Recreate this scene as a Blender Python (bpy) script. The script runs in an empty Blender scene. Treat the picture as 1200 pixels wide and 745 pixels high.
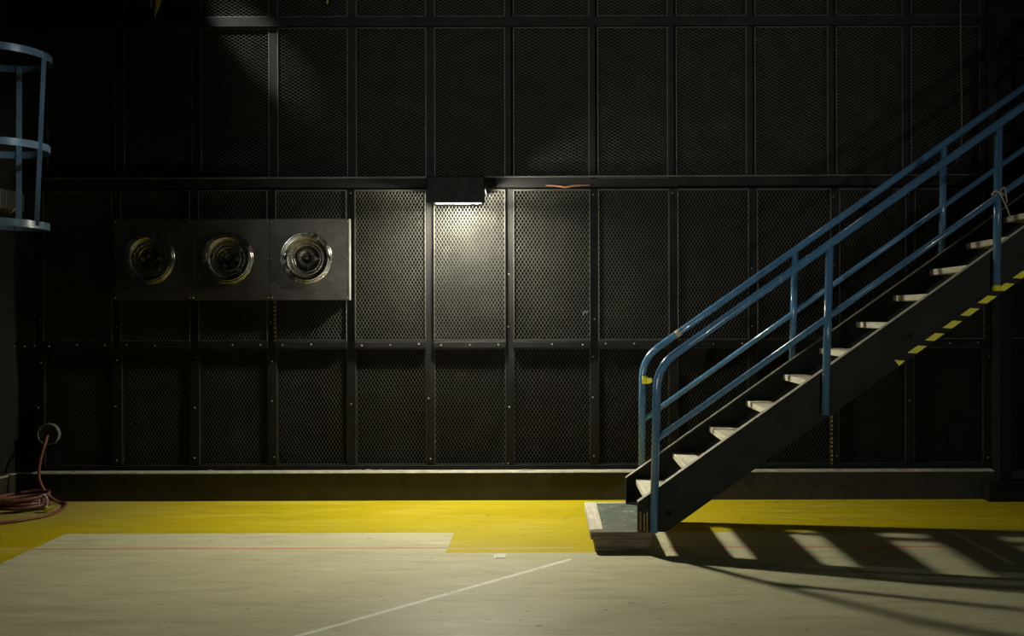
import bpy, bmesh, math, random
from mathutils import Vector, Matrix, Quaternion
random.seed(7)
SC = bpy.context.scene
COL = SC.collection
PI = math.pi
# ------------------------------------------------------------------ camera
F_PX, CAM_Z, CAM_Y = 1167.0, 1.43, -7.69
VPX, VPY = 640.0, 369.0
cam = bpy.data.cameras.new('camera')
cam.sensor_fit = 'HORIZONTAL'; cam.sensor_width = 36.0
cam.lens = 36.0 * F_PX / 1200.0
cam.shift_x = -(VPX - 600.0) / 1200.0
cam.shift_y = -(372.5 - VPY) / 1200.0
cam.clip_start = 0.05; cam.clip_end = 100
cam_o = bpy.data.objects.new('camera', cam); COL.objects.link(cam_o)
cam_o.location = (0, CAM_Y, CAM_Z)
cam_o.rotation_euler = (PI / 2, math.radians(0.16), 0)
SC.camera = cam_o
# ------------------------------------------------------------------ world, lights, exposure
w = bpy.data.worlds.new('hall_dark'); SC.world = w; w.use_nodes = True
bg = w.node_tree.nodes['Background']
bg.inputs['Color'].default_value = (0.55, 0.62, 0.60, 1); bg.inputs['Strength'].default_value = 0.014
SC.view_settings.view_transform = 'Standard'; SC.view_settings.look = 'None'
SC.view_settings.gamma = 1.0; SC.view_settings.use_curve_mapping = False
SC.view_settings.exposure = 0.0
LAMP_STRENGTH = 2000.0
LAMP_COLOR = (1.0, 0.96, 0.80, 1)

def aim(o, target):
    d = Vector(target) - o.location
    o.rotation_euler = d.to_track_quat('-Z', 'Y').to_euler()
def lamp(name, typ, loc, target, energy, color, **kw):
    l = bpy.data.lights.new(name, typ); l.energy = energy; l.color = color
    for k, v in kw.items(): setattr(l, k, v)
    o = bpy.data.objects.new(name, l); COL.objects.link(o); o.location = loc; aim(o, target); return o
# added fill spot, low behind the camera, to brighten the upper wall
lamp('upper_wall_fill', 'SPOT', (-3.0, -13.0, 1.0), (0.3, 0.15, 3.3), 2100.0, (1.0, 0.98, 0.90), spot_size=math.radians(27), spot_blend=1.0, shadow_soft_size=0.25)
lamp('stair_fill', 'SPOT', (4.0, -13.0, 1.0), (1.6, 0.15, 2.2), 620.0, (1.0, 0.98, 0.90), spot_size=math.radians(36), spot_blend=1.0, shadow_soft_size=0.15)  # added weak frontal fill for the stair rails and stripes
lamp('cage_fill', 'SPOT', (1.5, -3.2, 4.2), (-3.75, -0.9, 2.65), 340.0, (0.78, 0.92, 1.0), spot_size=math.radians(15), spot_blend=1.0, shadow_soft_size=0.15)  # added cool spot that brightens the ladder cage, no known fixture
# roof lamp high over the stairs, glinting on the rails
lamp('roof_lamp', 'SPOT', (1.5, -0.1, 6.8), (2.5, -1.2, 2.2), 55.0, (1.0, 0.97, 0.9), spot_size=math.radians(30), spot_blend=1.0, shadow_soft_size=0.05)
# another wall flood further up, whose beam grazes the upper wall
lamp('upper_flood_lamp', 'SPOT', (-3.9, -0.7, 5.4), (-2.25, 0.15, 3.55), 1300.0, (1.0, 0.97, 0.88), spot_size=math.radians(10), spot_blend=0.9, shadow_soft_size=0.05)

# ------------------------------------------------------------------ helpers
def scl(Y): return F_PX / (Y - CAM_Y)
def P(px, py, Y):
    s = scl(Y); return Vector(((px - VPX) / s, Y, CAM_Z - (py - VPY) / s))
def PF(px, py, z=0.0):
    s = (py - VPY) / (CAM_Z - z); return Vector(((px - VPX) / s, F_PX / s + CAM_Y, z))

class MB:
    def __init__(s): s.v = []; s.f = []; s.sm = []
    def add(s, vs, fs, smooth=False):
        n = len(s.v); s.v += [tuple(v) for v in vs]
        for f in fs: s.f.append(tuple(i + n for i in f)); s.sm.append(smooth)
        return s
    def box(s, a, b, M=None):
        x0, x1 = sorted((a[0], b[0])); y0, y1 = sorted((a[1], b[1])); z0, z1 = sorted((a[2], b[2]))
        vs = [Vector(c) for c in ((x0,y0,z0),(x1,y0,z0),(x1,y1,z0),(x0,y1,z0),(x0,y0,z1),(x1,y0,z1),(x1,y1,z1),(x0,y1,z1))]
        if M: vs = [M @ v for v in vs]
        return s.add(vs, [(0,3,2,1),(4,5,6,7),(0,1,5,4),(1,2,6,5),(2,3,7,6),(3,0,4,7)])
    def prism(s, poly, y0, y1):          # polygon in XZ extruded along Y
        n = len(poly)
        vs = [(x, y0, z) for x, z in poly] + [(x, y1, z) for x, z in poly]
        fs = [tuple(range(n)), tuple(range(2*n-1, n-1, -1))]
        fs += [(i, i+n, (i+1) % n + n, (i+1) % n) for i in range(n)]
        return s.add(vs, fs)
    def tube(s, pts, r, n=12, closed=False, caps=True):
        pts = [Vector(p) for p in pts]; m = len(pts)
        rs = r if isinstance(r, (list, tuple)) else [r] * m
        T = []
        for i in range(m):
            if closed: t = pts[(i+1) % m] - pts[i-1]
            else: t = pts[min(i+1, m-1)] - pts[max(i-1, 0)]
            T.append(t.normalized())
        ref = Vector((0, 0, 1)) if abs(T[0].z) < 0.9 else Vector((0, 1, 0))
        nrm = (ref - T[0] * ref.dot(T[0])).normalized()
        vs = []
        for i in range(m):
            if i: nrm = (T[i-1].rotation_difference(T[i]) @ nrm); nrm = (nrm - T[i]*nrm.dot(T[i])).normalized()
            b = T[i].cross(nrm)
            for k in range(n):
                a = 2*PI*k/n; vs.append(pts[i] + (nrm*math.cos(a) + b*math.sin(a)) * rs[i])
        fs = []
        for i in range(m if closed else m-1):
            j = (i+1) % m
            for k in range(n): fs.append((i*n+k, i*n+(k+1) % n, j*n+(k+1) % n, j*n+k))
        s.add(vs, fs, True)
        if caps and not closed:
            s.add(vs[:n], [tuple(range(n-1, -1, -1))]); s.add(vs[-n:], [tuple(range(n))])
        return s
    def lathe(s, prof, c, n=48, axis='Y', smooth=True, close=False):   # prof: (r, d) along -Y (towards the room)
        vs = []; m = len(prof)
        for r, d in prof:
            for k in range(n):
                a = 2*PI*k/n
                if axis == 'Y': vs.append((c[0] + r*math.cos(a), c[1] - d, c[2] + r*math.sin(a)))
                else: vs.append((c[0] + r*math.cos(a), c[1] + r*math.sin(a), c[2] + d))
        fs = []
        for i in range(m if close else m-1):
            j = (i+1) % m
            for k in range(n): fs.append((i*n+k, i*n+(k+1) % n, j*n+(k+1) % n, j*n+k))
        return s.add(vs, fs, smooth)
    def ribbon(s, pts, ups, wd, th, closed=False):   # flat bar along pts; ups = width direction
        m = len(pts); vs = []
        for i in range(m):
            p = Vector(pts[i]); u = Vector(ups[i])
            t = (Vector(pts[(i+1) % m]) - Vector(pts[i-1])) if closed else (Vector(pts[min(i+1, m-1)]) - Vector(pts[max(i-1, 0)]))
            nn = t.cross(u).normalized()
            for a, b in ((-1,-1),(1,-1),(1,1),(-1,1)): vs.append(p + u*wd*0.5*a + nn*th*0.5*b)
        fs = []
        for i in range(m if closed else m-1):
            j = (i+1) % m
            for k in range(4): fs.append((i*4+k, i*4+(k+1) % 4, j*4+(k+1) % 4, j*4+k))
        if not closed: fs += [(3,2,1,0), tuple(4*(m-1)+k for k in range(4))]
        return s.add(vs, fs)
    def mesh(s, name, m, fix=True):
        me = bpy.data.meshes.new(name); me.from_pydata(s.v, [], s.f)
        me.polygons.foreach_set('use_smooth', s.sm)
        if fix:
            bm = bmesh.new(); bm.from_mesh(me); bmesh.ops.remove_doubles(bm, verts=bm.verts, dist=1e-6)
            bmesh.ops.recalc_face_normals(bm, faces=bm.faces); bm.to_mesh(me); bm.free()
        if m: me.materials.append(m)
        me.update(); return me
    def build(s, name, m, parent=None, bevel=0.0, seg=1):
        o = bpy.data.objects.new(name, s.mesh(name, m)); COL.objects.link(o)
        if bevel:
            b = o.modifiers.new('bevel', 'BEVEL'); b.width = bevel; b.segments = seg; b.limit_method = 'ANGLE'; b.angle_limit = math.radians(40)
        if parent: put(o, parent)
        return o
def put(o, parent):                       # parent an object whose mesh is in world coordinates
    o.parent = parent; o.matrix_parent_inverse = world(parent).inverted()
def world(o):
    M = o.matrix_basis
    return world(o.parent) @ o.matrix_parent_inverse @ M if o.parent else M
def empty(name, loc):
    o = bpy.data.objects.new(name, None); o.empty_display_size = 0.1; COL.objects.link(o); o.location = loc; return o
def tag(o, label, cat=None, group=None, kind=None):
    if label: o['label'] = label
    if cat: o['category'] = cat
    if group: o['group'] = group
    if kind: o['kind'] = kind
    return o
def inst(name, me, parent, loc=(0,0,0), sc=(1,1,1)):
    o = bpy.data.objects.new(name, me); COL.objects.link(o); o.location = loc; o.scale = sc
    o.parent = parent; o.matrix_parent_inverse = world(parent).inverted(); return o
def bend(pts, R, n=8):                    # round the corners of a polyline
    pts = [Vector(p) for p in pts]; out = [pts[0]]
    for i in range(1, len(pts)-1):
        a, b, c = pts[i-1], pts[i], pts[i+1]
        u = (a-b).normalized(); v = (c-b).normalized(); ang = u.angle(v)
        t = R / math.tan(ang/2); t = min(t, (a-b).length*0.49, (c-b).length*0.49)
        p, q = b + u*t, b + v*t
        for k in range(n+1):
            f = k/n; out.append(p*(1-f)**2 + b*2*f*(1-f)*1.0 + q*f**2)
    out.append(pts[-1]); return out
def spline(pts, n=8):
    pts = [Vector(p) for p in pts]; out = []
    for i in range(len(pts)-1):
        p0 = pts[max(i-1,0)]; p1 = pts[i]; p2 = pts[i+1]; p3 = pts[min(i+2, len(pts)-1)]
        for k in range(n):
            t = k/n
            out.append(0.5*((2*p1) + (p2-p0)*t + (2*p0-5*p1+4*p2-p3)*t*t + (3*p1-p0-3*p2+p3)*t**3))
    out.append(pts[-1]); return out

# ------------------------------------------------------------------ materials
class NT:
    def __init__(s, name):
        s.m = bpy.data.materials.new(name); s.m.use_nodes = True; s.t = s.m.node_tree; s.n = s.t.nodes
        s.b = s.n['Principled BSDF']
        s.pos = s.n.new('ShaderNodeNewGeometry').outputs['Position']
    def link(s, a, b): s.t.links.new(a, b)
    def set(s, sock, v):
        if hasattr(v, 'is_output'): s.link(v, sock)
        else: sock.default_value = v
    def math(s, op, a, b=0.0, c=None):
        n = s.n.new('ShaderNodeMath'); n.operation = op
        s.set(n.inputs[0], a); s.set(n.inputs[1], b)
        if c is not None: s.set(n.inputs[2], c)
        return n.outputs[0]
    def xyz(s, v=None):
        n = s.n.new('ShaderNodeSeparateXYZ'); s.link(v or s.pos, n.inputs[0]); return n.outputs
    def mapping(s, sc, loc=(0,0,0), rot=(0,0,0), v=None):
        n = s.n.new('ShaderNodeMapping'); s.link(v or s.pos, n.inputs[0])
        n.inputs['Scale'].default_value = sc; n.inputs['Location'].default_value = loc; n.inputs['Rotation'].default_value = rot
        return n.outputs[0]
    def noise(s, scale, detail=4, rough=0.6, v=None, dist=0.0):
        n = s.n.new('ShaderNodeTexNoise'); s.link(v or s.pos, n.inputs['Vector'])
        n.inputs['Scale'].default_value = scale; n.inputs['Detail'].default_value = detail
        n.inputs['Roughness'].default_value = rough; n.inputs['Distortion'].default_value = dist
        return n.outputs['Fac']
    def ramp(s, f, stops):
        n = s.n.new('ShaderNodeValToRGB'); s.link(f, n.inputs[0]); e = n.color_ramp.elements
        while len(e) < len(stops): e.new(0.5)
        for i, (p, c) in enumerate(stops):
            e[i].position = p; e[i].color = c if isinstance(c, tuple) else (c, c, c, 1)
        return n.outputs[0]
    def mix(s, f, a, b, mode='MIX'):
        n = s.n.new('ShaderNodeMix'); n.data_type = 'RGBA'; n.blend_type = mode
        s.set(n.inputs[0], f); s.set(n.inputs[6], a); s.set(n.inputs[7], b); return n.outputs[2]
    def bump(s, h, st=0.3, d=0.01):
        n = s.n.new('ShaderNodeBump'); n.inputs['Strength'].default_value = st; n.inputs['Distance'].default_value = d
        s.link(h, n.inputs['Height']); s.link(n.outputs[0], s.b.inputs['Normal'])
    def out(s, col, rough=0.5, metal=0.0, spec=0.5):
        s.set(s.b.inputs['Base Color'], col); s.set(s.b.inputs['Roughness'], rough)
        s.set(s.b.inputs['Metallic'], metal); s.b.inputs['Specular IOR Level'].default_value = spec
        return s.m
def c4(r, g, b): return (r, g, b, 1)

def paint(name, col, var=0.25, rough=0.45, spec=0.5, metal=0.0, scale=6.0, chips=None, chip_amt=0.72, chip_scale=30):
    t = NT(name); n1 = t.noise(scale, 5)
    dark = c4(*[c*(1-var) for c in col]); lite = c4(*[min(1, c*(1+var)) for c in col])
    c = t.ramp(n1, [(0.3, dark), (0.7, lite)])
    if chips:
        n2 = t.noise(chip_scale, 6, 0.7); f = t.ramp(n2, [(chip_amt, 0.0), (chip_amt+0.02, 1.0)])
        c = t.mix(f, c, c4(*chips))
    r = t.ramp(t.noise(scale*4, 4), [(0.3, max(0.05, rough-0.12)), (0.7, min(1, rough+0.12))])
    return t.out(c, r, metal, spec)

M = {}
M['mesh'] = paint('black_painted_mesh', (0.050, 0.049, 0.040), 0.3, 0.55, chips=(0.30, 0.27, 0.13), chip_amt=0.75, chip_scale=55)
M['mesh_dirty'] = paint('grimy_black_mesh', (0.034, 0.033, 0.026), 0.3, 0.65, spec=0.3, chips=(0.30, 0.27, 0.10), chip_amt=0.74, chip_scale=55)
M['backing'] = paint('black_acoustic_board', (0.012, 0.012, 0.010), 0.3, 0.9, spec=0.1)
M['steel_black'] = paint('black_painted_steel', (0.012, 0.012, 0.0115), 0.3, 0.75, spec=0.12, chips=(0.22, 0.19, 0.12), chip_amt=0.70, chip_scale=35)
M['screw'] = paint('bare_screw_steel', (0.33, 0.32, 0.27), 0.2, 0.4, metal=0.6)
M['kick'] = paint('dark_olive_kick_plate', (0.030, 0.028, 0.017), 0.3, 0.6, spec=0.3, chips=(0.10, 0.09, 0.05), chip_amt=0.72, chip_scale=20)
M['ledge'] = paint('pale_lit_and_bare_metal', (0.34, 0.32, 0.25), 0.3, 0.55, scale=14)  # pale tone stands for lamp-lit edges; also bare patches and crumbs
M['sheet'] = paint('dull_sheet_steel', (0.060, 0.058, 0.048), 0.25, 0.42, metal=0.55, scale=9, chips=(0.20, 0.17, 0.08), chip_amt=0.75, chip_scale=45)
M['chrome'] = paint('smoky_chrome', (0.34, 0.325, 0.28), 0.06, 0.19, metal=1.0, scale=8)
M['rim_dark'] = paint('greasy_dark_steel', (0.05, 0.048, 0.042), 0.3, 0.3, metal=0.8, scale=20)
M['rim_mid'] = paint('worn_wheel_steel', (0.15, 0.14, 0.118), 0.12, 0.30, metal=0.85, scale=22)
M['lug'] = paint('brassy_worn_steel', (0.30, 0.27, 0.18), 0.2, 0.3, metal=0.9, scale=30)
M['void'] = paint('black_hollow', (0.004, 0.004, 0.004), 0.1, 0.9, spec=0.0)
M['blue'] = paint('blue_rail_paint', (0.065, 0.16, 0.28), 0.15, 0.17, chips=(0.30, 0.28, 0.20), chip_amt=0.645, chip_scale=24)
M['blue_pale'] = paint('pale_blue_cage_paint', (0.12, 0.19, 0.26), 0.15, 0.35, chips=(0.32, 0.32, 0.28), chip_amt=0.74, chip_scale=40)
M['stringer'] = paint('charcoal_stair_steel', (0.031, 0.0315, 0.0285), 0.15, 0.75, spec=0.06, chips=(0.10, 0.09, 0.07), chip_amt=0.70, chip_scale=16)
M['yellow_tape'] = paint('yellow_hazard_tape', (0.92, 0.86, 0.02), 0.08, 0.5, scale=30)
M['housing'] = paint('black_lamp_housing', (0.009, 0.009, 0.0085), 0.2, 0.6, spec=0.1)
M['hose'] = paint('red_brown_rubber_hose', (0.17, 0.065, 0.045), 0.3, 0.5, scale=18)
M['brass'] = paint('brass', (0.65, 0.55, 0.14), 0.15, 0.3, metal=0.8, scale=40)
M['galv'] = paint('galvanised_steel', (0.36, 0.36, 0.32), 0.25, 0.45, metal=0.4, scale=25)
M['sleeve'] = paint('grey_green_plastic_sleeve', (0.16, 0.17, 0.13), 0.25, 0.55, scale=20)
M['box_paint'] = paint('dirty_khaki_box_paint', (0.06, 0.057, 0.037), 0.3, 0.5, scale=12)
M['cord'] = paint('pale_cotton_cord', (0.42, 0.37, 0.25), 0.2, 0.8, scale=60)
M['orange'] = paint('orange_brown_strap', (0.24, 0.10, 0.05), 0.3, 0.7, scale=40)
M['paper'] = paint('white_paper', (0.72, 0.70, 0.62), 0.1, 0.8, scale=40)
M['foam'] = paint('yellow_foam', (0.45, 0.36, 0.08), 0.35, 0.9, scale=50)
M['rust'] = paint('yellow_brown_rust', (0.32, 0.24, 0.10), 0.4, 0.8, scale=40)
M['cable'] = paint('dark_cable', (0.06, 0.06, 0.055), 0.2, 0.5)

def wood(name, base, dark, along='Y', var=0.55):
    t = NT(name)
    v = t.mapping((18, 1.4, 18) if along == 'Y' else (1.4, 18, 18))
    g = t.noise(2.2, 8, 0.65, v, 0.6); big = t.noise(5, 4)
    c = t.mix(t.ramp(g, [(0.35, 0.0), (0.68, 1.0)]), c4(*dark), c4(*base))
    c = t.mix(t.ramp(big, [(0.45, 0.0), (0.75, var)]), c, c4(*[x*0.45 for x in base]))
    t.bump(g, 0.35, 0.003)
    return t.out(c, 0.75, 0, 0.25)
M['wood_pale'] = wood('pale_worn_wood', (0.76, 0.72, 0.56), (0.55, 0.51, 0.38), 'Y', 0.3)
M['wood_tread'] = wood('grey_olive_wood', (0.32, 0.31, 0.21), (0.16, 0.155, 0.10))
M['wood_dark'] = wood('dark_weathered_wood', (0.33, 0.285, 0.195), (0.08, 0.07, 0.05), 'X')
t = NT('worn_green_board')
n = t.noise(13, 7, 0.75); n2 = t.noise(4, 5, 0.6, t.mapping((1, 2.5, 1)))
c = t.ramp(n, [(0.34, c4(0.05, 0.08, 0.058)), (0.55, c4(0.12, 0.155, 0.115)), (0.68, c4(0.38, 0.38, 0.29))])
c = t.mix(t.ramp(n2, [(0.52, 0.0), (0.64, 0.7)]), c, c4(0.17, 0.105, 0.075))
t.bump(n, 0.4, 0.003); M['green_board'] = t.out(c, 0.7, 0, 0.3)

t = NT('lamp_lens'); t.b.inputs['Emission Color'].default_value = LAMP_COLOR; t.b.inputs['Emission Strength'].default_value = LAMP_STRENGTH
M['white_enamel'] = paint('white_enamel', (0.75, 0.75, 0.72), 0.05, 0.4)
M['lens'] = t.out(c4(0.9, 0.9, 0.9), 0.4)

# floor: grey-green sealed concrete with yellow painted walkway, red and white lines
t = NT('painted_concrete_floor'); X, Y, Z = t.xyz()
jit = t.math('MULTIPLY', t.math('SUBTRACT', t.noise(14, 4), 0.5), 0.02)
Xj = t.math('ADD', X, jit); Yj = t.math('ADD', Y, jit)
gt = lambda a, b: t.math('GREATER_THAN', a, b)
lt = lambda a, b: t.math('LESS_THAN', a, b)
mul = lambda a, b: t.math('MULTIPLY', a, b)
mx = lambda a, b: t.math('MAXIMUM', a, b)
yel = mx(gt(Yj, -1.134), mx(lt(Xj, -3.165), mul(mul(gt(Xj, -0.610), lt(Xj, 0.62)), gt(Yj, -1.695))))
streak = t.noise(1.6, 7, 0.62, t.mapping((0.7, 2.6, 1)))
streak2 = t.noise(4.2, 8, 0.7, t.mapping((0.55, 2.4, 1), (2, 5, 0)), 0.5); blot = t.noise(0.9, 5, 0.55); fine = t.noise(40, 4, 0.7)
grey = t.mix(t.ramp(streak, [(0.3, 0.0), (0.72, 1.0)]), c4(0.50, 0.475, 0.285), c4(0.60, 0.57, 0.355))
grey = t.mix(t.ramp(fine, [(0.3, 0.25), (0.6, 0.0)]), grey, c4(0.42, 0.39, 0.235))
grey = t.mix(t.ramp(streak2, [(0.36, 0.55), (0.5, 0.0)]), grey, c4(0.37, 0.345, 0.21))
grey = t.mix(t.ramp(streak2, [(0.56, 0.0), (0.68, 0.6)]), grey, c4(0.66, 0.63, 0.44))
yc = t.mix(t.ramp(streak, [(0.3, 0.0), (0.7, 1.0)]), c4(0.44, 0.345, 0.001), c4(0.49, 0.39, 0.004))
scf = t.noise(3.2, 8, 0.72, t.mapping((0.45, 2.2, 1), (3, 1, 0)), 0.8)
yc = t.mix(t.ramp(scf, [(0.50, 0.0), (0.66, 0.8)]), yc, c4(0.55, 0.455, 0.06))
yc = t.mix(t.ramp(streak2, [(0.34, 0.6), (0.46, 0.0)]), yc, c4(0.40, 0.29, 0.004))
# dust in the far left corner
dust = mul(t.ramp(t.math('MULTIPLY', t.math('ADD', X, 4.2), 0.55), [(0.1, 1.0), (0.9, 0.0)]), t.ramp(t.math('ADD', Y, 1.2), [(0.15, 0.0), (0.7, 1.0)]))
yc = t.mix(mul(dust, 0.75), yc, c4(0.30, 0.26, 0.11))
col = t.mix(yel, grey, yc)
# red line
wear = t.ramp(t.noise(5, 6, 0.7), [(0.35, 0.7), (0.55, 1.0)])
red = lt(t.math('ABSOLUTE', t.math('ADD', Y, 1.566)), 0.013)
col = t.mix(mul(mul(mul(red, wear), mx(lt(X, 0.16), gt(X, 0.75))), 0.9), col, t.mix(yel, c4(0.56, 0.15, 0.10), c4(0.60, 0.34, 0.25)))
# white line, broken by wear: from A towards B on the floor
A, B = PF(668, 655), PF(345, 745); d = (B - A).normalized()
u = t.math('ADD', mul(t.math('SUBTRACT', X, A.x), d.x), mul(t.math('SUBTRACT', Y, A.y), d.y))
v_ = t.math('ADD', mul(t.math('SUBTRACT', X, A.x), -d.y), mul(t.math('SUBTRACT', Y, A.y), d.x))
wl = mul(lt(t.math('ABSOLUTE', t.math('ADD', v_, mul(jit, 0.25))), 0.016), gt(u, 0.0))
wl = mul(wl, t.ramp(t.noise(11, 5, 0.75), [(0.36, 0.15), (0.46, 1.0)]))
col = t.mix(mul(wl, 0.9), col, c4(0.86, 0.84, 0.76))
# chips, scratches
chip = t.ramp(t.noise(9, 6, 0.78, t.mapping((1, 1.6, 1), (7, 2, 0))), [(0.635, 0.0), (0.645, 1.0)])
col = t.mix(mul(chip, 0.8), col, c4(0.06, 0.055, 0.04))
chip2 = t.ramp(t.noise(7, 7, 0.8, t.mapping((0.5, 2.2, 1), (1, 9, 0))), [(0.645, 0.0), (0.67, 1.0)])
col = t.mix(mul(chip2, 0.45), col, c4(0.58, 0.56, 0.47))
t.bump(streak, 0.06, 0.01)
M['floor'] = t.out(col, t.ramp(streak, [(0.3, 0.45), (0.7, 0.62)]), 0, 0.25)

# ------------------------------------------------------------------ setting: floor, walls
fl = MB().box((-4.6, -9.5, -0.08), (6.6, 0.40, 0)).build('floor', M['floor'])
tag(fl, 'grey-green concrete floor with a yellow painted walkway along the wall', 'floor', kind='structure')
WALL_Y = 0.10           # face of the lower panels
UP_Y = 0.16             # upper panels sit further back
wb = MB().box((-4.25, 0.20, 0), (6.5, 0.36, 5.6)).build('wall_back', M['backing'])
tag(wb, 'black back wall of expanded metal mesh panels between dark posts', 'wall', kind='structure')
wl_ = MB().box((-4.36, -6.0, 0), (-4.14, 0.36, 5.6)).build('wall_left', M['steel_black'])
tag(wl_, 'narrow strip of dark side wall at the left edge of the photo', 'wall', kind='structure')

def mesh_sheet(W, H, cw, ch, mat):
    """expanded metal: strands of triangular section between diamond nodes, and a rim; local x,z, facing -y"""
    mb = MB(); nx = max(1, round(W / cw)); nz = max(1, round(H / ch)); a = W / nx; b = H / nz
    def strand(p, q, wd=0.0024, dp=0.0068):
        t_ = (q - p).normalized(); s_ = Vector((t_.z, 0, -t_.x))
        vs = []
        for c in (p, q): vs += [c + s_*wd, c - s_*wd, c + Vector((0, -dp, 0)) + s_*0.0004, c + Vector((0, -dp, 0)) - s_*0.0004]
        mb.add(vs, [(0,2,6,4), (2,3,7,6), (3,1,5,7), (1,0,4,5)])
    for i in range(nx):
        for j in range(nz):
            x0, z0 = -W/2 + i*a, j*b
            l, r, d_, u_ = Vector((x0, 0, z0+b/2)), Vector((x0+a, 0, z0+b/2)), Vector((x0+a/2, 0, z0)), Vector((x0+a/2, 0, z0+b))
            for p, q in ((d_, l), (l, u_), (u_, r), (r, d_)): strand(p, q)
    e = 0.006
    for p, q in (((-W/2, -0.014, 0), (-W/2+e, 0.004, H)), ((W/2-e, -0.014, 0), (W/2, 0.004, H)), ((-W/2, -0.014, 0), (W/2, 0.004, e)), ((-W/2, -0.014, H-e), (W/2, 0.004, H))):
        mb.box(p, q)
    return mb.mesh('mesh_panel', mat, fix=False)

POSTX = [-4.17, -3.959, -3.354, -2.747, -2.142, -1.524, -0.907, -0.286, 0.377, 0.995, 1.615, 2.256, 2.844, 3.451, 4.06, 4.67, 5.28, 5.89, 6.5]
PW = 0.06
Z_BOT, Z_LOW, Z_MID, Z_UP, Z_TOP = 0.236, 1.202, 2.462, 3.737, 5.00
lowM = mesh_sheet(0.555, 0.91, 0.0264, 0.0452, M['mesh_dirty'])
midM = mesh_sheet(0.555, 1.175, 0.0264, 0.0452, M['mesh'])
uppM = mesh_sheet(0.555, 1.19, 0.0452, 0.0264, M['mesh'])
topM = mesh_sheet(0.555, 1.18, 0.0452, 0.0264, M['mesh'])
screws = MB()
def screw(x, y, z, r=0.0065):
    screws.lathe([(r, 0), (r*0.8, 0.004), (0.0001, 0.005)], (x, y, z), 8)
post_low = MB().box((-PW/2, -0.006, 0), (PW/2, 0.10, 2.19)).mesh('post', M['steel_black'])
post_up = MB().box((-PW/2-0.004, -0.012, 0), (PW/2+0.004, 0.05, 2.6)).mesh('post', M['steel_black'])
for i, x in enumerate(POSTX):
    if 0 < i < len(POSTX)-1:
        inst('post', post_low, wb, (x, WALL_Y, Z_BOT-0.01)); inst('post', post_up, wb, (x + (0.0 if i < 7 else -0.02), UP_Y, Z_MID+0.03))
        for z in (0.30, 0.75, 1.10, 1.36, 1.78, 2.38):
            if random.random() < 0.75: screw(x + random.uniform(-0.015, 0.015), WALL_Y-0.006, z + random.uniform(-0.04, 0.04))
    if i == len(POSTX)-1: break
    x2 = POSTX[i+1]; xm = (x+x2)/2; W = x2 - x - PW - 0.004; sx = W/0.555
    if W < 0.05: continue
    inst('mesh_panel', lowM, wb, (xm, WALL_Y+0.012, Z_BOT+0.026), (sx, 1, 1))
    inst('mesh_panel', midM, wb, (xm, WALL_Y-0.012, Z_LOW+0.032), (sx, 1, 1))
    inst('mesh_panel', uppM, wb, (xm, UP_Y, Z_MID+0.042), (sx, 1, 1))
    inst('mesh_panel', topM, wb, (xm, UP_Y, Z_UP+0.042), (sx, 1, 1))
    # short flat rail between the posts
    rl = MB(); yr = WALL_Y-0.028; ra, rb = x+PW/2, x2-PW/2
    prof = [(yr, Z_LOW-0.024), (yr, Z_LOW+0.020), (yr+0.008, Z_LOW+0.031), (WALL_Y+0.09, Z_LOW+0.031), (WALL_Y+0.09, Z_LOW-0.024)]
    rl.add([(ra, a_, b_) for a_, b_ in prof] + [(rb, a_, b_) for a_, b_ in prof], [(0,1,2,3,4), (9,8,7,6,5)] + [(k_, k_+5, (k_+1) % 5 + 5, (k_+1) % 5) for k_ in range(5)])
    rl.build('rail', M['steel_black'], wb)
    for k in range(3):
        if random.random() < 0.8: screw(x + (0.14 + 0.36*k)*(x2-x), WALL_Y-0.028, Z_LOW + random.uniform(-0.006, 0.006))
for x0, x1 in ((-4.14, 1.03), (1.03, 6.5)):
    dz = 0.0 if x0 < 0 else 0.006
    MB().box((x0, WALL_Y-0.05, Z_MID-0.034+dz), (x1, WALL_Y+0.10, Z_MID+0.030+dz)).build('rail', M['steel_black'], wb)
for x0, x1 in ((-4.14, 0.5), (0.5, 6.5)):
    MB().box((x0, UP_Y-0.035, Z_UP-0.037), (x1, UP_Y+0.04, Z_UP+0.037)).build('rail', M['steel_black'], wb)
MB().box((-4.14, WALL_Y-0.03, Z_BOT-0.012), (6.5, WALL_Y+0.10, Z_BOT+0.022)).build('rail', M['steel_black'], wb)
so = screws.build('screws', M['screw'], wb); so['kind'] = 'stuff'
# rusty dashed edges where the paint has gone
dash = MB()
for (px, y0, y1) in ((974.5, 488, 549), (321.8, 352, 400)):
    yy = y0
    while yy < y1:
        p = P(px, yy, WALL_Y-0.010); h = random.uniform(0.012, 0.022)
        dash.box((p.x-0.006, p.y, p.z-h), (p.x+0.006, p.y+0.004, p.z)); yy += 5.0
do = dash.build('rust_dashes', M['rust'], wb); do['kind'] = 'stuff'; do['label'] = 'broken line of yellow-brown rust down a post edge'

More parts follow.
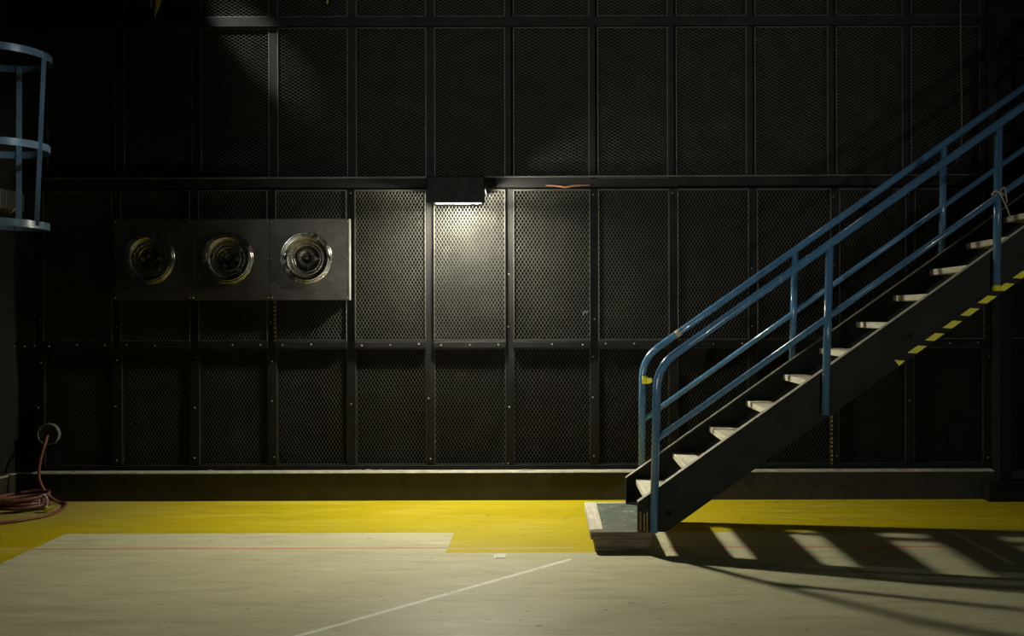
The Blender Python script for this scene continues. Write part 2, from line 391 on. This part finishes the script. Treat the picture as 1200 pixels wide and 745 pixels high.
# kick plate with a ledge
bb = MB().box((-4.14, 0.0, 0), (3.50, 0.20, 0.215)).build('baseboard_back', M['kick'])
tag(bb, 'dark olive kick plate along the foot of the mesh wall', 'baseboard', kind='structure')
led = MB(); prof = [(-0.008, 0.213), (-0.008, 0.216), (0.002, 0.2265), (0.075, 0.2265), (0.075, 0.213)]
led.add([(-3.97, a_, b_) for a_, b_ in prof] + [(3.452, a_, b_) for a_, b_ in prof], [(0,1,2,3,4), (9,8,7,6,5)] + [(k_, k_+5, (k_+1) % 5 + 5, (k_+1) % 5) for k_ in range(5)])
led = led.build('ledge', M['ledge'], bb); led['label'] = 'pale ledge on top of the kick plate, lamp light put into its colour'
bb2 = MB().box((3.50, 0.05, 0), (6.5, 0.20, 0.215)).build('kick_plate', M['kick'], bb)
MB().box((3.555, 0.045, 0.213), (6.5, 0.09, 0.226)).build('ledge', M['steel_black'], bb)
bl = MB().box((-4.16, -6.0, 0), (-4.10, 0.0, 0.215)).build('baseboard_left', M['kick'])
tag(bl, 'dark kick plate along the foot of the left side wall', 'baseboard', kind='structure')
MB().box((-4.16, -6.0, 0.213), (-4.095, 0.0, 0.222)).build('ledge', M['ledge'], bl)

fk = MB(); rnd = random.Random(3)
for k in range(26):
    p = P(rnd.gauss(430, 9) if k < 18 else rnd.uniform(60, 690), 550, 0.03); r_ = rnd.uniform(0.003, 0.009)
    fk.box((-r_*1.6, -r_, 0), (r_*1.6, r_, r_*0.7), Matrix.Translation((p.x, rnd.uniform(0.02, 0.06), 0.2265)) @ Matrix.Rotation(rnd.uniform(0, 3), 4, 'Z'))
fko = fk.build('paint_flakes', M['ledge']); tag(fko, 'pale crumbs of dirt and paint lying on the kick plate ledge', 'debris', kind='stuff')
# steel column at the right, on a block
col_o = empty('trim_1', (3.53, 0.0, 0))
tag(col_o, 'tall black steel column on a low block behind the stairs at the right', 'column', kind='structure')
MB().box((3.475, -0.05, 0.15), (3.575, 0.20, 5.6)).build('column_shaft', M['steel_black'], col_o, 0.004)
MB().box((3.36, -0.12, 0), (3.69, 0.12, 0.148)).build('foot_block', M['steel_black'], col_o, 0.006)

# ------------------------------------------------------------------ wall lamp
LY = -0.30
L0, L1 = P(500, 216, LY).x, P(568.5, 216, LY).x
LZ = P(500, 237, LY).z; LT = 2.462
wlamp = empty('wall_lamp', ((L0+L1)/2, 0.05, LZ))
tag(wlamp, 'black box wall lamp shining straight down on the mesh', 'lamp')
h = MB(); th = 0.006
LS = P(0, 221, LY).z                     # the sides stop short of the front visor
h.box((L0, LY, LS), (L0+th, 0.05, LT)); h.box((L1-th, LY, LS), (L1, 0.05, LT)); h.box((L0, LY, LZ), (L1, LY+th, LT))
h.box((L0, 0.05-th, LS), (L1, 0.05, LT)); h.box((L0, LY, LT-th), (L1, 0.05, LT))
h.build('housing', M['housing'], wlamp)
lcx = (L0+L1)/2 + 0.06
rf = MB()                                # white reflector tray with the lamp tube below it
rf.add([(L0+0.02, LY+0.01, LZ+0.050), (L1-0.02, LY+0.01, LZ+0.050), (L1-0.05, LY+0.06, LZ+0.10), (L0+0.05, LY+0.06, LZ+0.10), (L1-0.07, -0.04, LZ+0.10), (L0+0.07, -0.04, LZ+0.10), (L1-0.05, 0.030, LZ+0.026), (L0+0.03, 0.030, LZ+0.026)], [(0,1,2,3), (3,2,4,5), (5,4,6,7)])
rf.build('reflector', M['white_enamel'], wlamp)
MB().box((-0.11, -0.033, -0.006), (0.11, 0.033, 0.006), Matrix.Translation((lcx, -0.15, LZ+0.060)) @ Matrix.Rotation(math.radians(-10), 4, 'X')).build('lens', M['lens'], wlamp)

# ------------------------------------------------------------------ sheet panels with round dishes
FX = [-3.350, -2.747, -2.140, -1.524]; FZ0, FZ1 = 1.551, 2.179; FY = WALL_Y - 0.078
RC = [(-3.075, 1.874), (-2.466, 1.874), (-1.856, 1.874)]
which = ['leftmost of three round dishes', 'middle of three round dishes', 'rightmost of three round dishes']
for i in range(3):
    x0, x1 = FX[i]+0.002, FX[i+1]-0.002; cx, cz = RC[i]
    root = empty('dish_panel', ((x0+x1)/2, FY, FZ0))
    tag(root, 'dark sheet metal panel on the mesh wall, its dish the ' + which[i], 'panel', 'round dish panels')
    # sheet with a round hole
    mb = MB(); n = 64; R = 0.192
    ring = [(cx + R*math.cos(2*PI*k/n), cz + R*math.sin(2*PI*k/n)) for k in range(n)]
    outer = []
    for k in range(n):
        a = 2*PI*k/n; dx, dz = math.cos(a), math.sin(a); tt = 1e9
        if dx > 1e-9: tt = min(tt, (x1-cx)/dx)
        if dx < -1e-9: tt = min(tt, (x0-cx)/dx)
        if dz > 1e-9: tt = min(tt, (FZ1-cz)/dz)
        if dz < -1e-9: tt = min(tt, (FZ0-cz)/dz)
        outer.append([cx+dx*tt, cz+dz*tt])
    for c in ((x0, FZ0), (x1, FZ0), (x0, FZ1), (x1, FZ1)):
        k = min(range(n), key=lambda k: (outer[k][0]-c[0])**2 + (outer[k][1]-c[1])**2); outer[k] = [c[0], c[1]]
    vs = [(x, FY, z) for x, z in ring] + [(x, FY, z) for x, z in outer] + [(x, FY+0.05, z) for x, z in outer]
    fs = [(k, (k+1) % n, (k+1) % n + n, k+n) for k in range(n)] + [(k+n, (k+1) % n + n, (k+1) % n + 2*n, k+2*n) for k in range(n)]
    mb.add(vs, fs).build('sheet', M['sheet'], root)
    # the dish: like a steel wheel, rolled rim, stepped barrel, inner cup
    c = (cx, FY, cz)
    def roll(r0, r1, d0, h_, n_=6): return [(r0 + (r1-r0)*k_/n_, d0 + h_*math.sin(PI*k_/n_)) for k_ in range(n_+1)]
    prof = [(0.204, 0.0), (0.2025, 0.008), (0.1995, 0.0125), (0.195, 0.0125), (0.1895, 0.0095), (0.188, 0.0135), (0.185, 0.0155), (0.180, 0.0145), (0.1735, 0.0110), (0.172, 0.0140), (0.169, 0.0150), (0.162, 0.0120), (0.150, 0.0050)]
    MB().lathe(prof, c, 72).build('rim', M['chrome'], root)
    cup_r = (0.086, 0.082, 0.094)[i]
    disc = MB().lathe([(0.150, 0.0050), (0.140, -0.003), (0.130, -0.010), (0.128, -0.008), (0.122, -0.009), (0.112, -0.014), (cup_r+0.014, -0.021), (cup_r+0.012, -0.018), (cup_r+0.006, -0.019), (cup_r, -0.026)], c, 64)
    MB().lathe([(cup_r, -0.026), (cup_r-0.002, -0.044), (cup_r-0.007, -0.047), (0.046, -0.047)], c, 64).build('cup', M['rim_dark'], root)
    disc.build('disc', M['rim_mid'], root)
    hub = MB().lathe([(0.046, -0.047), (0.044, -0.036), (0.040, -0.034), (0.034, -0.035), (0.032, -0.040), (0.0005, -0.038)], c, 40)
    hub.build('hub', M['rim_dark'], root)
    nh = (4, 6, 4)[i]
    for k in range(nh):
        a = 2*PI*k/nh + (0, 0, 0)[i]; rr = 0.063
        q = (cx+rr*math.cos(a), FY, cz+rr*math.sin(a))
        lb = MB().lathe([(0.017, -0.0475), (0.016, -0.036), (0.012, -0.033), (0.009, -0.034), (0.008, -0.044), (0.0003, -0.044)], q, 16)
        lb.build('lug', M['lug'] if k % 2 == 0 else M['rim_mid'], root)
    if i < 2:
        for k in range(5):
            a = 2*PI*(k+0.35)/5; rr = 0.127
            e = [Vector((cx + rr*math.cos(a) + 0.026*math.cos(b)*-math.sin(a) + 0.011*math.sin(b)*math.cos(a), FY+0.006, cz + rr*math.sin(a) + 0.026*math.cos(b)*math.cos(a) + 0.011*math.sin(b)*math.sin(a))) for b in [2*PI*j/14 for j in range(14)]]
            sl = MB().tube(e, 0.0035, 6, closed=True)
            sl.add(e, [tuple(range(14))]); sl.build('vent_slot', M['rim_mid'] if k % 2 else M['chrome'], root)
    rv = MB()
    for xx in (x0+0.012, x1-0.012):
        for zz in (FZ0+0.02, cz, FZ1-0.02): rv.lathe([(0.007, 0), (0.0055, 0.004), (0.0002, 0.0045)], (xx, FY, zz), 8)
    rvo = rv.build('rivets', M['lug'], root); rvo['kind'] = 'stuff'
# folded right edge of the third panel, lamp light put into a brighter metal
MB().box((-1.5255, FY-0.003, FZ0), (-1.520, FY+0.05, FZ1)).build('edge_strip', M['galv'], root)['label'] = 'folded metal edge, its lit brightness put into the metal colour'

# ------------------------------------------------------------------ staircase
T = 0.7067; RUN, RISE = 0.2555, 0.1806; NT_ = 15
YN, YF = -1.705, -0.764
X0, ZB, ZC = 0.548, 0.125, 0.303
XE = 4.40
st = empty('metal_staircase', (0.6, (YN+YF)/2, 0))
tag(st, 'dark metal staircase with pale wooden treads and blue pipe handrails', 'staircase')
def zt(x): return ZC + T*(x-X0)
VH = 0.30
def stringer_poly(inset=0.0):
    xb = X0 + (ZB - ZC + VH)/T
    return [(X0, ZB), (xb, ZB), (XE, zt(XE)-VH), (XE, zt(XE)), (X0, ZC)]
def make_stringer(yweb, inward):
    mb = MB(); y2 = yweb + 0.009*inward; yf = yweb + 0.055*inward
    mb.prism(stringer_poly(), yweb, y2)
    nrm = 0.010*math.sqrt(1+T*T)
    mb.prism([(X0, ZC-nrm), (XE, zt(XE)-nrm), (XE, zt(XE)), (X0, ZC)], y2, yf)
    xb = X0 + (ZB-ZC+VH)/T
    mb.prism([(xb, ZB), (XE, zt(XE)-VH), (XE, zt(XE)-VH+nrm), (xb, ZB+nrm)], y2, yf)
    mb.prism([(X0, ZB), (X0+0.010, ZB), (X0+0.010, ZC-0.003), (X0, ZC-nrm)], y2, yf)
    return mb.build('stringer', M['stringer'], st)
sn = make_stringer(YN, 1); sf = make_stringer(YF, -1)
# pale strips put the lamp light on the top edges into colour
for s_, y0, y1 in ((sn, YN-0.0005, YN+0.0555), (sf, YF-0.0555, YF+0.0005)):
    MB().prism([(X0, ZC), (XE, zt(XE)), (XE, zt(XE)+0.002), (X0, ZC+0.002)], y0, y1).build('lit_edge', M['ledge'], s_)['label'] = 'pale strip on the top edge, lamp light put into its colour'
MB().lathe([(0.018, 0.0), (0.018, 0.003), (0.014, 0.003), (0.014, 0.001), (0.0003, 0.001)], (P(783, 602, YN).x, YN, P(783, 602, YN).z), 20).build('bolt', M['steel_black'], sn)
q = P(1066, 395, YN); MB().lathe([(0.016, 0.0), (0.016, 0.003), (0.0003, 0.004)], (q.x, YN, q.z), 16).build('bolt', M['steel_black'], sn)
# chipped yellow marks on the end of the near stringer
mk = MB(); e0 = P(745.4, 0, YN).x
for k, (a, b, c_) in enumerate(((749, 600, 622), (753.5, 602, 622), (757, 600, 623))):
    pa, pb = P(a, b, YN), P(a+1.6, c_, YN); mk.box((pa.x, YN-0.0012, pb.z), (pb.x, YN, pa.z))
mk.build('paint_marks', M['rust'], sn)
# hazard stripes along the lower edge of the near stringer
zb = lambda x: zt(x) - VH
dx_, dz_ = 1/math.sqrt(1+T*T), T/math.sqrt(1+T*T)
for k in range(16):
    x = (1053.5 + 20.6*k - VPX)/scl(YN); w_, L_ = 0.056, 0.076
    p = (x, zb(x)+0.004)                                   # lower right corner, on the bottom edge
    if k == 0: poly = [p, (p[0]+0.036, p[1]+0.031), (p[0]-0.028, p[1]+0.036)]
    else: poly = [(p[0]-w_, p[1]+0.004), p, (p[0]+L_*dx_, p[1]+L_*dz_), (p[0]+L_*dx_-w_, p[1]+L_*dz_+0.004)]
    MB().prism(poly, YN-0.0015, YN).build('hazard_stripe', M['yellow_tape'], sn)
# treads
for k in range(NT_):
    x = 0.618 + RUN*k; z = 0.293 + RISE*k
    td = MB().box((x+0.155, YN+0.012, z-0.040), (x+0.272, YF-0.012, z-0.002)).build('tread', M['wood_tread'], st, 0.003)
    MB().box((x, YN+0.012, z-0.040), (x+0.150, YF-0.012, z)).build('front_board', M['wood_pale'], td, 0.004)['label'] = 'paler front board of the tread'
# landing out of the frame
zl = 0.293 + RISE*NT_
MB().box((4.40, YN, zl-0.05), (5.6, YF, zl)).build('landing', M['stringer'], st)
for (x, y) in ((5.55, YN+0.04), (5.55, YF-0.04)):
    MB().box((x-0.03, y-0.03, 0), (x+0.03, y+0.03, zl-0.05)).build('leg', M['stringer'], st)

# handrails
def handrail(Y, xb, xt, zb0, posts, wear):
    Zr = lambda x: 0.650 + T*x
    Zm = lambda x: 0.220 + T*x
    xe = 4.55
    corner = Vector((xt, Y, Zr(xt)))
    pts = bend([Vector((xb, Y, zb0)), corner, Vector((xe, Y, Zr(xe)))], 0.27, 12)
    hr = MB().tube(pts, 0.0245, 16).build('handrail', M['blue'], st)
    xm0 = xb + (xt-xb)*0.6
    MB().tube([Vector((xm0, Y, Zm(xm0))), Vector((xe, Y, Zm(xe)))], 0.0185, 14).build('mid_rail', M['blue'], hr)
    for (xa, za, xtop) in posts:
        MB().tube([Vector((xa, Y, za)), Vector((xtop, Y, Zr(xtop)-0.01))], 0.0235, 14).build('post', M['blue'], hr)
    return hr
YNR, YFR = YN-0.026, YF+0.026
hn = handrail(YNR, 0.640, 0.664, 0.128, [(1.667, 0.828, 1.699), (2.694, 1.565, 2.712), (3.72, 2.29, 3.74)], 0)
zf = lambda x: zt(x) - 0.08
hf = handrail(YFR, 0.664, 0.672, zf(0.664), [(1.715, zf(1.715), 1.739), (2.764, zf(2.764), 2.778), (3.80, zf(3.8), 3.82)], 1)
# yellow tape on the far rail, hazard tape at the foot of the third near post
q0, q1 = P(753.6, 449.5, YFR), P(753.8, 440.5, YFR)
tp = MB().tube([q0, q1], 0.0262, 16).build('yellow_tape', M['yellow_tape'], hf)
q = P(757.5, 446, YFR); MB().add([(q.x+0.0, YFR-0.024, q.z+0.022), (q.x+0.036, YFR-0.03, q.z+0.014), (q.x+0.034, YFR-0.028, q.z-0.012), (q.x, YFR-0.024, q.z-0.024), (q.x+0.0, YFR-0.022, q.z+0.022), (q.x+0.036, YFR-0.028, q.z+0.014), (q.x+0.034, YFR-0.026, q.z-0.012), (q.x, YFR-0.022, q.z-0.024)], [(0,1,2,3),(7,6,5,4),(0,4,5,1),(1,5,6,2),(2,6,7,3),(3,7,4,0)]).build('tape_end', M['yellow_tape'], tp)
MB().tube([(2.695, YNR, 1.566), (2.696, YNR, 1.602)], 0.0255, 14).build('yellow_tape', M['yellow_tape'], hn)
# bare patches on the rails
def band(hr, xa, xb_, Y, r=0.0252):
    Zr = lambda x: 0.650 + T*x
    MB().tube([Vector((xa, Y, Zr(xa))), Vector((xb_, Y, Zr(xb_)))], r, 14).build('bare_patch', M['ledge'], hr)
band(hf, 0.905, 0.935, YFR)

# cord knotted on the third near post
q = P(1171.5, 228, YNR)
cord = MB()
ring = [Vector((2.705 + 0.031*math.cos(a), YNR + 0.031*math.sin(a), q.z + 0.010*math.sin(2*a))) for a in [2*PI*k/16 for k in range(16)]]
cord.tube(ring, 0.0055, 8, closed=True)
cord.tube(spline([(2.700, YNR-0.034, q.z), (2.712, YNR-0.040, q.z-0.03), (2.742, YNR-0.035, q.z-0.09), (2.768, YNR-0.03, q.z-0.155)], 6), 0.0045, 8)
cord.tube(spline([(2.703, YNR-0.034, q.z+0.012), (2.725, YNR-0.042, q.z+0.03), (2.735, YNR-0.040, q.z-0.015), (2.742, YNR-0.038, q.z-0.06)], 6), 0.004, 8)
tag(cord.build('tie_cord', M['cord']), 'pale cord knotted round a blue stair post with a loose end', 'cord')

# ------------------------------------------------------------------ wooden platform at the foot
PZ = 0.125
pl = empty('wooden_platform', (0.45, -1.2, 0))
tag(pl, 'low wooden step with a worn green top at the foot of the stairs', 'platform')
pf, pb = -1.700, -0.752; xl, xr = 0.262, 0.640
MB().box((xl+0.085, pf+0.06, PZ-0.047), (xr, pb-0.03, PZ-0.002)).build('top_board', M['green_board'], pl)
MB().box((xl, pf+0.062, PZ-0.045), (xl+0.083, pb, PZ+0.003)).build('edge_board', M['wood_pale'], pl, 0.004)
MB().box((xl+0.085, pb-0.028, PZ-0.045), (xr, pb, PZ+0.001)).build('edge_board', M['wood_pale'], pl, 0.003)
MB().box((xl+0.004, pf, PZ-0.047), (xr, pf+0.058, PZ-0.001)).build('front_board', M['wood_dark'], pl, 0.004)
MB().box((xl+0.03, pf+0.028, 0.0), (xr-0.012, pf+0.07, PZ-0.048)).build('skirt', M['wood_dark'], pl, 0.003)
MB().box((xl+0.03, pf+0.072, 0.0), (xl+0.07, pb-0.02, PZ-0.048)).build('skirt', M['wood_dark'], pl, 0.003)
MB().box((xr-0.05, pf+0.072, 0.0), (xr-0.012, pb-0.02, PZ-0.048)).build('skirt', M['wood_dark'], pl, 0.003)

# ------------------------------------------------------------------ blue ladder cage, upper left
lc = empty('caged_ladder', (-3.93, -0.91, 0))
tag(lc, 'pale blue caged ladder, its hoops reaching in at the left edge', 'ladder')
CX, CY = -3.745, -0.905
def hoop(z, R, tilt=0.0):
    pts = []; ups = []
    n = 96
    for k in range(n+1):
        a = -PI*0.80 + 2*PI*0.80*k/n
        pts.append((CX + R*math.cos(a), CY + R*math.sin(a), z + tilt*math.cos(a))); ups.append((0, 0, 1))
    pts = [(-4.13, pts[0][1], pts[0][2])] + pts + [(-4.13, pts[-1][1], pts[-1][2])]; ups = [(0,0,1)]*len(pts)
    return MB().ribbon(pts, ups, 0.048, 0.007)
hoop(3.20, 0.343).build('hoop', M['blue_pale'], lc)
hoop(2.582, 0.330).build('hoop', M['blue_pale'], lc)
hoop(2.065, 0.325, -0.018).build('hoop', M['blue_pale'], lc)
def vbar(x0, y0, x1, y1, wd):
    p0, p1 = Vector((x0, y0, 2.04)), Vector((x1, y1, 3.215))
    u_ = Vector((math.cos(0.3), math.sin(0.3), 0))
    MB().ribbon([p0, (p0+p1)/2, p1], [u_]*3, wd, 0.007).build('cage_bar', M['blue_pale'], lc)
a = -0.27; vbar(CX+0.333*math.cos(-0.27), CY+0.333*math.sin(-0.27), CX+0.350*math.cos(-0.10), CY+0.350*math.sin(-0.10), 0.028)
a = 1.62; vbar(CX+0.318*math.cos(a), CY+0.318*math.sin(a), CX+0.336*math.cos(a), CY+0.336*math.sin(a), 0.036)
a = 2.6; vbar(CX+0.318*math.cos(a), CY+0.318*math.sin(a), CX+0.336*math.cos(a), CY+0.336*math.sin(a), 0.036)
a = -1.75; vbar(CX+0.318*math.cos(a), CY+0.318*math.sin(a), CX+0.336*math.cos(a), CY+0.336*math.sin(a), 0.036)
for y in (CY-0.2, CY+0.2):
    MB().box((-4.08, y-0.006, 0.0), (-4.02, y+0.006, 3.6)).build('side_rail', M['blue_pale'], lc)
for k in range(11):
    MB().tube([(-4.05, CY-0.2, 0.3+0.3*k), (-4.05, CY+0.2, 0.3+0.3*k)], 0.011, 8).build('rung', M['blue_pale'], lc)

# junction box behind the cage
jb = empty('junction_box', (-4.05, -0.3, 2.21))
tag(jb, 'dirty khaki metal box on the side wall behind the blue cage', 'box')
MB().box((-4.14, -0.46, 2.215), (-3.962, -0.14, 2.365)).build('body', M['box_paint'], jb, 0.006)
MB().box((-3.965, -0.40, 2.225), (-3.952, -0.14, 2.355)).build('cover', M['box_paint'], jb, 0.003)
MB().tube([(-3.985, -0.30, 2.215), (-3.975, -0.30, 2.19), (-3.93, -0.30, 2.235)], 0.005, 8).build('latch', M['galv'], jb)

# ------------------------------------------------------------------ pipe sleeve and hose
sv = empty('pipe_sleeve', (-3.876, 0.06, 0.513))
tag(sv, 'short round grey sleeve in the mesh wall with the hose through it', 'pipe')
c = (-3.876, 0.06, 0.513)
MB().lathe([(0.0755, -0.030), (0.077, 0.008), (0.080, 0.011), (0.084, 0.008), (0.084, -0.030)], c, 40, close=True).build('sleeve', M['sleeve'], sv)
MB().lathe([(0.076, -0.020), (0.050, -0.029), (0.0003, -0.031)], c, 40).build('bore', M['cable'], sv)
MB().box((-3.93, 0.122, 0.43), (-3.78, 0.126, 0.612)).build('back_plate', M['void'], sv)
hs = MB(); r = 0.0115
down = [Vector((-3.868, 0.078, 0.512)), Vector((-3.876, 0.035, 0.495)), P(53.5, 515, -0.04), P(47.5, 535, -0.10), P(45, 553, -0.12), P(48.5, 568, -0.12), P(58, 580, -0.10), PF(68, 586.5, 0.013), PF(75, 587.0, 0.013), PF(76.5, 590, 0.013), PF(70, 596, 0.013), PF(55, 602, 0.013), PF(34, 606, 0.013), PF(10, 609.5, 0.013), PF(-20, 611, 0.013)]
tail = [Vector((-4.06, -0.50, 0.013)), Vector((-4.10, -0.35, 0.013)), Vector((-4.085, -0.2, 0.03))]
coil_c = Vector((-3.905, -0.275, 0)); loops = []
nl = 7
for k in range(nl*14):
    a = PI*0.9 + 2*PI*k/14; lp = k/14
    R = (0.185, 0.160, 0.192, 0.150, 0.178, 0.130, 0.188, 0.19)[int(lp)]*(1-(lp % 1)) + (0.160, 0.192, 0.150, 0.178, 0.130, 0.188, 0.19, 0.19)[int(lp)]*(lp % 1)
    z = 0.014 + 0.0105*lp + (0.004+0.003*lp)*(0.5+0.5*math.sin(a+lp*1.3))
    loops.append(coil_c + Vector((R*1.02*math.cos(-a) + 0.012*math.sin(lp*1.7), R*math.sin(-a) + 0.01*math.cos(lp*2.1), max(0.012, z))))
hs.tube(spline(down + tail + loops, 4), r, 8)
ho = hs.build('red_hose', M['hose']); tag(ho, 'red-brown hose hanging from the wall sleeve into a coil on the floor', 'hose')
# strap and brass end of the coil
q = Vector((coil_c.x+0.183, coil_c.y-0.055, 0.06))
rg = [q + Vector((0.028*math.cos(a)*0.9, 0.012*math.cos(a), 0.052*math.sin(a))) for a in [2*PI*k/18 for k in range(18)]]
MB().tube(rg, 0.008, 8, closed=True).build('coil_strap', M['galv'], ho)['label'] = 'grey strap round the coil'
b0 = PF(53, 594, 0.03)
bc = MB().tube([b0 + Vector((-0.03, 0.02, 0.004)), b0 + Vector((-0.012, 0.01, 0)), b0 + Vector((-0.011, 0.01, 0)), b0 + Vector((0.012, 0, 0)), b0 + Vector((0.013, 0, 0)), b0 + Vector((0.03, -0.01, 0))], [0.016, 0.016, 0.024, 0.024, 0.018, 0.018], 6)
bc.build('coupling', M['brass'], ho)['label'] = 'brass hose coupling'

# ------------------------------------------------------------------ small things
q = PF(586.5, 651.5)
pt = MB()
pt.box((q.x-0.026, q.y-0.05, 0.0), (q.x+0.026, q.y+0.05, 0.004), None)
pt.box((q.x-0.044, q.y-0.06, 0.0), (q.x-0.030, q.y+0.05, 0.003))
tag(pt.build('paper_tag', M['paper']), 'small white paper label stuck to the floor by the yellow edge', 'label')
# orange strap along the wall rail right of the lamp
sp = [P(640, 217.3, WALL_Y-0.056), P(650, 217.6, WALL_Y-0.058), P(657, 218.2, WALL_Y-0.058), P(664, 219.2, WALL_Y-0.058), P(672, 217.8, WALL_Y-0.058), P(682, 217.2, WALL_Y-0.057), P(692, 217, WALL_Y-0.056)]
tag(MB().tube(spline(sp, 5), [0.004 + 0.005*math.sin(PI*k/30) for k in range(31)], 8).build('orange_strap', M['orange']), 'frayed orange strap hanging under the wall rail right of the lamp', 'strap')
# thin cable on the rail top, and the cable hanging by the column
cb = MB().tube(spline([(-4.1, WALL_Y-0.055, Z_MID+0.042), (-2, WALL_Y-0.055, Z_MID+0.040), (0.5, WALL_Y-0.055, Z_MID+0.044), (1.8, WALL_Y-0.055, Z_MID+0.046), (3.46, WALL_Y-0.055, Z_MID+0.050)], 6), 0.007, 8)
tag(cb.build('rail_cable', M['cable']), 'thin dark cable lying along the top of the long wall rail', 'cable')
hc = MB().tube(spline([P(1126.5, -40, 0.05), P(1127, 60, 0.05), P(1128, 140, 0.05), P(1127, 170, 0.04), P(1122, 190, 0.03), P(1112, 200, 0.03)], 8), 0.006, 8)
tag(hc.build('hanging_cable', M['cable']), 'thin cable hanging down the mesh wall left of the steel column', 'cable')
# black pipe with an elbow near the column
dp = empty('elbow_pipe', P(1167, 330, -0.16))
tag(dp, 'black pipe with an elbow beside the steel column at the right', 'pipe')
MB().tube(bend([P(1167, 330, -0.16), P(1167, 66, -0.16), P(1184, 66, -0.16)], 0.05, 6), 0.030, 14).build('pipe', M['housing'], dp)
MB().tube([P(1181, 66, -0.16), P(1250, 66, -0.16)], 0.018, 12).build('branch', M['housing'], dp)
# ragged yellow foam at the top of the wall
def foam(pts, name, label):
    mb = MB()
    mb.tube(spline([P(x, y, UP_Y-0.05) for x, y, _ in pts], 4), [r_ * (0.75 + 0.5*random.random()) for r_ in sum([[pts[i][2] + (pts[i+1][2]-pts[i][2])*k/4 for k in range(4)] for i in range(len(pts)-1)], []) + [pts[-1][2]]], 7)
    o = mb.build(name, M['foam']); tag(o, label, 'foam')
foam([(187, -30, 0.028), (187, -8, 0.026), (186, 2, 0.024), (184.5, 9, 0.016), (183, 14, 0.010), (182.5, 19, 0.006)], 'foam_drip', 'ragged yellow drip at the top edge, upper left of the wall')
foam([(178.5, -20, 0.010), (178.5, -4, 0.008), (177.8, 8, 0.004)], 'foam_drip', 'thin pale drip left of the ragged yellow drip at the top')
foam([(387, -20, 0.015), (386, -6, 0.010), (384.5, 4, 0.005)], 'foam_drip', 'small yellow drip at the top edge above the middle of the wall')
# chalk scrawl low on the third lit panel
cu = bpy.data.curves.new('chalk_mark', 'FONT'); cu.body = '.JPP'; cu.size = 0.038; cu.extrude = 0.0006; cu.offset = -0.0012
ck = bpy.data.objects.new('chalk_mark', cu); COL.objects.link(ck); cu.materials.append(M['paper'])
q = P(681.5, 368.5, WALL_Y-0.022); ck.location = q; ck.rotation_euler = (PI/2, math.radians(-4), 0); put(ck, wb)
